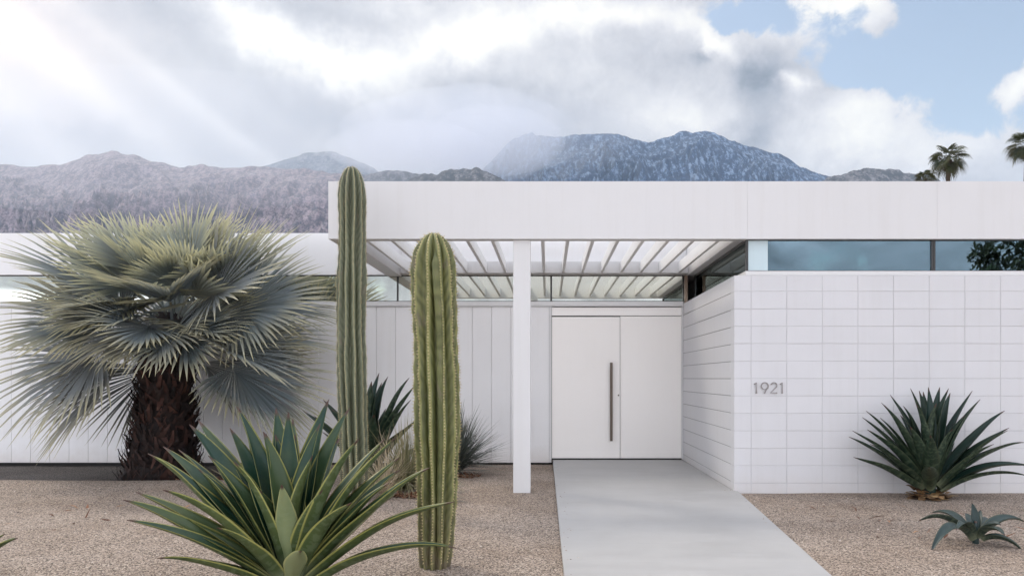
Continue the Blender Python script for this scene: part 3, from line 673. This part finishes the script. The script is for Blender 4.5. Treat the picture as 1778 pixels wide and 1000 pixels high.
clump('grass_clump', 'olive and gold fine-leaved clump between the two cacti', 'grass clump', gnd(703, 852, -.04), 520, .92, .010, M['grass_gold'], 1.35, .5, .1, 31)
clump('grass_clump', 'thin pale clump behind the big front agave', 'grass clump', Vector(((478 - VX) / F * 7.2, 7.2, -.03)), 110, .82, .008, M['grass_gold'], .75, .3, .05, 32)
clump('yucca', 'dark spiky yucca at the wall to the side of the shorter cactus', 'yucca', gnd(793, 826, -.06) + Vector((0, 0, .05)), 700, .86, .017, M['grass_dark'], 1.58, .12, .18, 33)
clump('grass_clump', 'wispy dark clump of thin blades low on the gravel behind the olive cactus', 'grass clump', gnd(768, 872, -.04), 90, .55, .007, M['grass_dark'], 1.5, .35, .03, 34)
clump('dry_grass', 'dry straw grass beside the front agave and palm', 'dry grass', Vector(((440 - VX) / F * 8.2, 8.2, -.03)), 160, .62, .005, M['grass_dry'], .9, .5, .04, 35, curl=.06)
clump('dry_grass', 'dry curling straw grass at the foot of the tall cactus', 'dry grass', Vector(((668 - VX) / F * 8.5, 8.5, -.03)), 130, .80, .006, M['grass_dry'], .9, .6, .1, 36, curl=.08)
def litter(name, label, px, py, r, n, seed, mat=None):
    random.seed(seed); mb = MB(); c = gnd(px, py, -.035)
    for i in range(n):
        a, q = ru(0, 6.28), r * math.sqrt(rnd()); p = c + Vector((math.cos(a) * q * 1.5, math.sin(a) * q, ru(.0, .035))); d = Vector((ru(-1, 1), ru(-1, 1), ru(-.3, .4))).normalized(); s_ = d.cross(Vector((ru(-.5, .5), ru(-.5, .5), 1))).normalized(); l = ru(.03, .09); u = rnd()
        mb.strip([p - d * l, p + Vector((0, 0, .008)), p + d * l], [s_] * 3, [.003, ru(.006, .016), .002], [(u, 0)] * 3)
    o = mb.build(name, mat or M['litter']); return tag(o, label, 'leaf litter', kind='stuff')
litter('leaf_litter', 'red-brown dead leaves under the gold grass clump', 722, 862, .18, 160, 41)
litter('leaf_litter', 'rusty dead leaves under the dark yucca', 797, 828, .2, 130, 42)
litter('leaf_litter', 'brown dead leaves beside the palm trunk', 362, 838, .32, 190, 43)

# ------------------------------------------------------------------ fan palms
def fan(D, n, s, L, nseg, half, fold, droop, w0, seed_u, segs=5):
    """costapalmate fan from the origin: D along the rib, s sideways, n up"""
    mb = MB()
    for i in range(nseg):
        a = -half + 2 * half * i / (nseg - 1) + ru(-.012, .012); ca, sa = math.cos(a), math.sin(a)
        d = (D * ca + s * sa + n * (fold * abs(sa) + ru(-.03, .03))).normalized(); l = L * (.70 + .30 * math.cos(a * .75)) * ru(.93, 1.05)
        sd = d.cross(n).normalized(); nn = sd.cross(d).normalized(); spacing = 2 * half / (nseg - 1); off = D * (.10 * L * max(0, ca))
        vs, uv, fs = [], [], []; u = min(1, max(0, seed_u + ru(-.25, .25)))
        for k in range(segs + 1):
            t = k / segs; p = off + d * (l * t) + Vector((0, 0, -droop * l * max(0, t - .45) ** 2 * 2.2))
            w = min(spacing * .54 * l * t + .002, w0) if t < .55 else w0 * (1 - ((t - .55) / .45) ** 1.3) + .0008
            cr = w * .55
            vs += [p - sd * w + nn * cr * .4, p - nn * cr * .6, p + sd * w + nn * cr * .4]; uv += [(u, t)] * 3
        for k in range(segs):
            for q in (0, 1): fs.append((3 * k + q, 3 * k + q + 1, 3 * k + q + 4, 3 * k + q + 3))
        mb.add(vs, fs, uv)
    return mb
def frond(root, cen, az, elv, pet, L, mat, nseg=46, half=2.05, droop=.35, twist=0., bend=.35, w0=.017, fold=.35, name='frond', u=.5):
    h = Vector((math.cos(az), math.sin(az), 0)); z = Vector((0, 0, 1)); pts = []
    for k in range(6):
        t = k / 5; e = elv - bend * t * t; pts.append((h * math.cos(e) + z * math.sin(e)) * pet / 5)
    P = [cen.copy()]
    for q in pts[1:]: P.append(P[-1] + q)
    e = elv - bend * 1.25; D = h * math.cos(e) + z * math.sin(e); n = z * math.cos(e) - h * math.sin(e); s = D.cross(n).normalized()
    s, n = s * math.cos(twist) + n * math.sin(twist), n * math.cos(twist) - s * math.sin(twist)
    f = fan(D, n, s, L, nseg, half, fold, droop, w0, u)
    mb = MB(); mb.tube(P, [.020, .017, .015, .013, .012, .010], 6, u)
    mb.add([Vector(v) + P[-1] for v in f.v], f.f, f.uv)
    return mb.build(name, mat, root)
def blue_palm():
    random.seed(51)
    base = Vector((-5.22, 10.35, -.12)); cz = 1.86
    root = thing('fan_palm', 'squat blue fan palm with a shaggy dark trunk and silver fronds', 'palm', base)
    cen = Vector((.16, 0, 2.14))
    prof = [(0, .46), (.15, .49), (.4, .44), (.8, .38), (1.2, .345), (1.55, .32), (2.0, .30), (2.3, .16)]
    mb = MB(); mb.tube([Vector((.10 * a / 2, 0, a)) for a, _ in prof], [r * .93 for _, r in prof], 20, .1)
    def R(z_):
        for (a, r), (b_, q) in zip(prof[:-1], prof[1:]):
            if a <= z_ <= b_: return r + (q - r) * (z_ - a) / (b_ - a)
        return .2
    for i in range(900):                                  # old leaf bases
        z_ = ru(0, 1.95); a = i * 2.39996 + ru(-.2, .2); r = R(z_) * .93; rr = Vector((math.cos(a), math.sin(a), 0)); tt = Vector((-math.sin(a), math.cos(a), 0))
        c = Vector((.10 * z_ / 2, 0, z_)) + rr * r; l = ru(.08, .19); out = ru(.03, .10); w = ru(.02, .055); lean_ = tt * ru(-.09, .09); u = min(1, max(0, random.gauss(.42, .26))); s_ = 1 if rnd() < .8 else -1
        mb.strip([c - Vector((0, 0, l * .3 * s_)), c + rr * out * .5 + lean_ * .4, c + rr * out + Vector((0, 0, l * .5 * s_)) + lean_, c + rr * out * ru(.8, 1.7) + Vector((0, 0, l * s_)) + lean_ * 1.6], [tt] * 4, [w, w * .9, w * .55, w * ru(.05, .35)], [(u * .7, 0), (u, .3), (u, .6), (min(1, u * 1.2), 1)])
    for i in range(900):                                  # loose fibre
        z_ = ru(-.02, 1.95); a = ru(0, 6.283); r = R(max(0, z_)) * .97; rr = Vector((math.cos(a), math.sin(a), 0)); c = Vector((.1 * z_ / 2, 0, z_)) + rr * r
        d = (rr * ru(.3, 1) + Vector((ru(-.6, .6), ru(-.6, .6), ru(-.9, .7)))).normalized(); s_ = d.cross(Vector((.1, .2, 1))).normalized(); l = ru(.05, .16); u = ru(.1, .9)
        mb.strip([c, c + d * l * .5, c + d * l + Vector((0, 0, -.3 * l))], [s_] * 3, [.004, .0035, .001], [(u, 0)] * 3)
    mb.build('trunk', M['boot'], root)
    N = 60
    for i in range(N):
        q = i / (N - 1); az = i * 2.39996 + ru(-.18, .18)
        elv = math.radians(max(87 - 117 * q ** .95, -14) + ru(-8, 8)); front = -math.sin(az); side = math.cos(az)
        k_ = min(1, q * 2.0); pet = ru(.62, .88) * (.52 + .48 * k_); L = ru(1.16, 1.44) * (.80 + .20 * k_); bend = ru(.10, .42)
        twist = ru(-.4, .4) - side * ru(.2, .8)
        if abs(side) < .72 and elv < math.radians(-8): elv = math.radians(ru(-8, 20))          # the side blades turn their faces outward
        if front > .5:                                    # towards the viewer the blades tip over and show their faces
            elv = max(elv, math.radians(ru(14, 52))); bend = ru(.40, 1.05); L *= .74; pet *= .85; twist = ru(-.5, .5)
        frond(root, cen + Vector((math.cos(az), math.sin(az), 0)) * .10 + Vector((0, 0, .18 - .46 * q)), az, elv, pet, L, M['frond_sunlit'] if q < .36 else M['frond'], nseg=random.choice((36, 40, 44)), w0=.0255, half=ru(1.15, 1.75), droop=ru(.03, .16), twist=twist, bend=bend, fold=ru(.2, .6), u=rnd())
blue_palm()
def far_palm(label, px, top_py, Y, crown_px, n, trunk_w, seed, skirt=True, bottom=0.):
    random.seed(seed); top = at(px, top_py, Y); R = crown_px / F * Y
    root = thing('fan_palm', label, 'palm', (top.x, Y, -.1), 'tall palms beyond the roof'); H = top.z - R * .8 + .1
    mb = MB(); mb.tube([Vector((.15 * math.sin(k), 0, H * k / 8)) for k in range(9)], [trunk_w * (1.25 - .35 * k / 8) for k in range(9)], 10, .3)
    if skirt:
        for i in range(70):
            a = ru(0, 6.28); z_ = H - ru(-.1, R * .35); c = Vector((math.cos(a), math.sin(a), 0)) * trunk_w + Vector((.15 * math.sin(8), 0, z_)); d = Vector((math.cos(a) * .5, math.sin(a) * .5, -1)).normalized()
            mb.strip([c, c + d * R * .18, c + d * R * .34], [Vector((-math.sin(a), math.cos(a), 0))] * 3, [.05, .12, .02], [(ru(.2, .9), 0)] * 3)
    mb.build('trunk', M['bark'], root); cen = Vector((.15 * math.sin(8), 0, H))
    for i in range(n):
        q = i / (n - 1); az = i * 2.39996; elv = math.radians(80 - 115 * q + ru(-10, 10))
        frond(root, cen, az, elv, R * ru(.48, .60), R * ru(.46, .60), M['palm_far'], nseg=24, half=2.0, droop=.7, twist=ru(-.7, .7), bend=ru(.3, .6), w0=R * .022, fold=.3, u=rnd())
far_palm('tall dark fan palm with its whole crown above the roof', 1644, 250, 66, 33, 30, .20, 61)
far_palm('tall dark fan palm cut off by the picture edge above the roof', 1781, 226, 60, 36, 30, .24, 62)
far_palm('low palm crown just showing over the roof edge beside the tall palm', 1604, 296, 70, 19, 26, .22, 63, False)

# ------------------------------------------------------------------ trees on the near side of the street, seen in the window glass
def tree(label, x, y, H, R, n, seed):
    random.seed(seed); root = thing('leafy_tree', label, 'tree', (x, y, -.12), 'trees mirrored in the window')
    mb = MB(); mb.tube([Vector((.1 * math.sin(k), .1 * math.cos(k * 2), H * .6 * k / 6)) for k in range(7)], [.28 - .03 * k for k in range(7)], 10, .4)
    for i in range(9):
        a = i * 2.4; z_ = H * ru(.3, .55); mb.tube([Vector((0, 0, z_)), Vector((math.cos(a) * R * .4, math.sin(a) * R * .4, z_ + H * .14)), Vector((math.cos(a) * R * .75, math.sin(a) * R * .75, z_ + H * .25))], [.10, .06, .02], 6, .4)
    mb.build('trunk', M['bark'], root, True); cr = MB(); cl = []
    for i in range(38):
        a, e, q = ru(0, 6.28), ru(-.7, 1.4), ru(.35, 1) ** .6
        cl.append((Vector((math.cos(a) * math.cos(e) * R * q, math.sin(a) * math.cos(e) * R * q, H * .68 + math.sin(e) * H * .30 * q)), R * ru(.20, .36)))
    for i in range(n):
        c, r = random.choice(cl); d = Vector((random.gauss(0, 1), random.gauss(0, 1), random.gauss(0, .8))).normalized() * r * rnd() ** .4; p = c + d
        u_ = Vector((ru(-1, 1), ru(-1, 1), ru(-1, 1))).normalized(); s_ = u_.cross(Vector((.2, .5, 1))).normalized(); l = ru(.10, .2); w = l * .4; u = rnd()
        cr.add([p - u_ * l, p + s_ * w, p + u_ * l, p - s_ * w], [(0, 1, 2, 3)], [(u, .3)] * 4)
    cr.build('crown', M['leafy'], root)
tree('dark leafy tree mirrored in the end of the clerestory window', 18.6, -10, 9.0, 2.7, 9000, 71)
tree('small bushy tree mirrored low in the clerestory window', 15.6, -9.6, 5.7, .9, 2500, 72)

# ------------------------------------------------------------------ mountains
def mountain(name, label, pts, Yr, Yf, mat, seed, nx=520, ny=110, gully=.16, rough=.03, lam=None, power=1.1, Yl=None):
    pts = sorted(pts); px = np.linspace(pts[0][0], pts[-1][0], nx)
    py = np.interp(px, [p[0] for p in pts], [p[1] for p in pts]); u = (px - VX) / F
    yr = np.full(nx, float(Yr)) if Yl is None else np.interp(px, [q[0] for q in Yl], [q[1] for q in Yl])
    h = EYE + (VY - py) / F * yr
    t_ = np.concatenate([np.linspace(0, 1, ny - 14), np.linspace(1.02, 1.5, 14)])[:, None]
    Yg = Yf + (yr[None] - Yf) * t_; Xg = u[None] * Yg
    lam = lam or Yr * .05
    wx = Xg / lam + 1.6 * (fbm(Xg / lam * .7, Yg / lam * .7, seed + 3, 3) - .5)
    g = fbm(wx, Yg / lam * .35, seed, 6, True, .52); d = fbm(Xg / lam * 3, Yg / lam * 3, seed + 1, 5)
    tt = np.clip(t_, 0, 1); sh = np.where(t_ <= 1, tt ** power, 1 - 1.3 * (t_ - 1))
    hgt = h[None] * (1 + (rough * (d - .5) * 2)) ; z = hgt * sh + h[None] * gully * (g - .62) * (np.sin(np.pi * np.clip(tt, 0, 1) ** 1.25) ** .6) * (1 - tt ** 5) * (t_ <= 1)
    o = grid_object(name, Xg, Yg, z - 1.0, mat); return tag(o, label, 'mountain', kind='structure')
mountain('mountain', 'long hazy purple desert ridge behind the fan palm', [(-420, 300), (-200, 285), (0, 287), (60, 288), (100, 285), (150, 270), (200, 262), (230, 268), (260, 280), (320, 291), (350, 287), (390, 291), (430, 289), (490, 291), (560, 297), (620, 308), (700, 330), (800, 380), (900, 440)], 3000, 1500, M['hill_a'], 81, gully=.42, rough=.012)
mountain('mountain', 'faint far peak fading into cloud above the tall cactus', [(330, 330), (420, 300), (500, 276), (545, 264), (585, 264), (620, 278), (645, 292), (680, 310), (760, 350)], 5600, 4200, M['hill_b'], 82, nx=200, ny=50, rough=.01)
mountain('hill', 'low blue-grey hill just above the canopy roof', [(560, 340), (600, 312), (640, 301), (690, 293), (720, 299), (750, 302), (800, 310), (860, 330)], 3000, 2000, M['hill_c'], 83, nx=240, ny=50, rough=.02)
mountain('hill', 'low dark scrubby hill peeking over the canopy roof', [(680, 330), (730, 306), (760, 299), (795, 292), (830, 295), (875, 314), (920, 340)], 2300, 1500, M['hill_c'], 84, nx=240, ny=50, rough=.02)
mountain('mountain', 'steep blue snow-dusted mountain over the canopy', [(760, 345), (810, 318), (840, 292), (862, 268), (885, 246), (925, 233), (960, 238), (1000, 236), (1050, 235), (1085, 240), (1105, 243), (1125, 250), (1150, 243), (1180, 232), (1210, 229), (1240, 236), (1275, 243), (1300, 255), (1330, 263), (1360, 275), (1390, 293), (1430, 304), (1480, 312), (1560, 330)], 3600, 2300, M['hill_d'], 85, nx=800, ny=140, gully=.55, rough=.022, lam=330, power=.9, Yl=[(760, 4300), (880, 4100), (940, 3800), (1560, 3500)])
mountain('hill', 'low dark hill over the roof beside the distant palms', [(1400, 330), (1440, 306), (1470, 298), (1500, 293), (1540, 294), (1580, 297), (1610, 302), (1660, 325)], 2400, 1500, M['hill_c'], 86, nx=240, ny=50, rough=.015)

# ------------------------------------------------------------------ haze: one box of even air round the scene
HAZE = 0.55e-4
m = bpy.data.materials.new('haze'); m.use_nodes = True; t = NT(m.node_tree); t.n.clear()
o_ = t.new('ShaderNodeOutputMaterial'); pv = t.new('ShaderNodeVolumePrincipled'); pv.inputs['Color'].default_value = (.62, .80, 1.0, 1); pv.inputs['Density'].default_value = HAZE; pv.inputs['Anisotropy'].default_value = .45
t.l.new(pv.outputs[0], o_.inputs['Volume'])
mb = MB(); mb.box(-8200, 8200, -900, 9100, -3, 2100); o = mb.build('haze', m); tag(o, None, None, kind='stuff')

# ------------------------------------------------------------------ mist that lies against the ridges
def mist(label, px, py, Y, rx, ry, rz, tau, seed):
    c = at(px, py, Y); k = Y / F; ax, az_ = rx * k, rz * k
    m = bpy.data.materials.new('mist'); m.use_nodes = True; t = NT(m.node_tree); t.n.clear()
    o_ = t.new('ShaderNodeOutputMaterial'); pv = t.new('ShaderNodeVolumePrincipled'); pv.inputs['Color'].default_value = (.80, .81, .86, 1); pv.inputs['Density'].default_value = tau / (2 * ry); pv.inputs['Anisotropy'].default_value = .45
    t.l.new(pv.outputs[0], o_.inputs['Volume'])
    th, ph = np.meshgrid(np.linspace(0, 2 * np.pi, 65)[:-1], np.linspace(.02, np.pi - .02, 34))
    r = 1 + .35 * (fbm(th * 1.2 + seed, ph * 1.4, seed, 3) - .5) * np.sin(ph)
    V = np.stack([c.x + ax * r * np.sin(ph) * np.cos(th), Y + ry * r * np.sin(ph) * np.sin(th), c.z + az_ * r * np.cos(ph)], -1).reshape(-1, 3)
    i = np.arange(34 * 64).reshape(34, 64); j = np.roll(i, -1, 1)
    f = np.stack([i[1:], j[1:], j[:-1], i[:-1]], -1).reshape(-1, 4).tolist() + [tuple(i[0]), tuple(i[-1][::-1])]
    me = bpy.data.meshes.new('mist'); me.from_pydata(V.tolist(), [], f); me.materials.append(m)
    o = bpy.data.objects.new('mist', me); C.objects.link(o); tag(o, label, 'mist', kind='stuff')
mist('pale cloud bank over the left end of the blue mountain', 800, 232, 3050, 200, 240, 74, .7, 91)
mist('denser cloud bank where the blue mountain disappears', 858, 252, 3080, 120, 220, 62, .55, 92)
mist('thinnest veil of cloud reaching along the crest of the blue mountain', 900, 240, 3140, 210, 240, 80, .16, 95)
mist('low mist between the tall cactus and the blue mountain', 720, 262, 3110, 150, 200, 44, .7, 93)
mist('thin sunlit mist over the upper slope of the purple ridge', 200, 255, 2200, 620, 420, 110, .28, 94)

# ------------------------------------------------------------------ loose stones on the gravel
random.seed(77); mb = MB()
def stone(x, y, z, r):
    a = [Vector((ru(.7, 1.2), 0, 0)), Vector((0, ru(.7, 1.2), 0)), Vector((-ru(.7, 1.2), 0, 0)), Vector((0, -ru(.7, 1.2), 0))]
    rot = ru(0, 6.28); cr_, sr_ = math.cos(rot), math.sin(rot); pts = []
    for v in a + [Vector((ru(-.3, .3), ru(-.3, .3), ru(.45, .85)))]: pts.append((x + r * (v.x * cr_ - v.y * sr_), y + r * (v.x * sr_ + v.y * cr_), z + r * v.z))
    mb.add(pts, [(0, 1, 4), (1, 2, 4), (2, 3, 4), (3, 0, 4)], [(rnd(), .5)] * 5)
n = 0
while n < 9000:
    y = 3.9 + 8.0 * rnd() ** 1.7; x = ru(-.75, .66) * y
    if .03 < x < 2.25 and y < 12.3 and x < 1.62 + (y - 2) * .083 + .04: continue
    if x > 2.1 and y > 8.86: continue
    if x < -3.4 and y > 9.6: continue
    stone(x, y, float(ground_z(np.array(x), np.array(y))) - .001, ru(.004, .0085) if rnd() < .93 else ru(.009, .016)); n += 1
for i in range(70):                                     # a few strayed onto the path edges
    y = ru(4.2, 11.5); e0 = .118 - (y - 2) * .0045; e1 = min(1.62 + (y - 2) * .083, 2.15); x = e0 + abs(random.gauss(0, .05)) + .01 if rnd() < .6 else e1 - abs(random.gauss(0, .05)) - .02
    stone(x, y, .0005, ru(.004, .008))
m, t, b, tc = new_mat('stone'); uv = t.new('ShaderNodeSeparateXYZ'); t.put(uv.inputs[0], tc.outputs['UV'])
t.put(b.inputs['Base Color'], t.ramp(uv.outputs[0], [(0, (.07, .055, .045)), (.3, (.25, .19, .15)), (.7, (.40, .32, .26)), (1, (.58, .50, .43))])); b.inputs['Roughness'].default_value = .85
tag(mb.build('pebbles', m), 'small loose tan stones scattered over the gravel', 'pebbles', kind='stuff')

M['pale_litter'] = mat_bark('pale_leaf', [(0, (.30, .22, .14)), (1, (.70, .62, .50))])
litter('leaf_litter', 'pale dry leaf curls on the gravel between palm and front agave', 372, 846, .14, 34, 44, M['pale_litter'])
litter('leaf_litter', 'sparse brown leaf bits strewn over the left gravel', 240, 905, 1.1, 46, 45)
litter('leaf_litter', 'sparse brown leaf bits strewn over the gravel by the block wall', 1560, 905, .9, 36, 46)
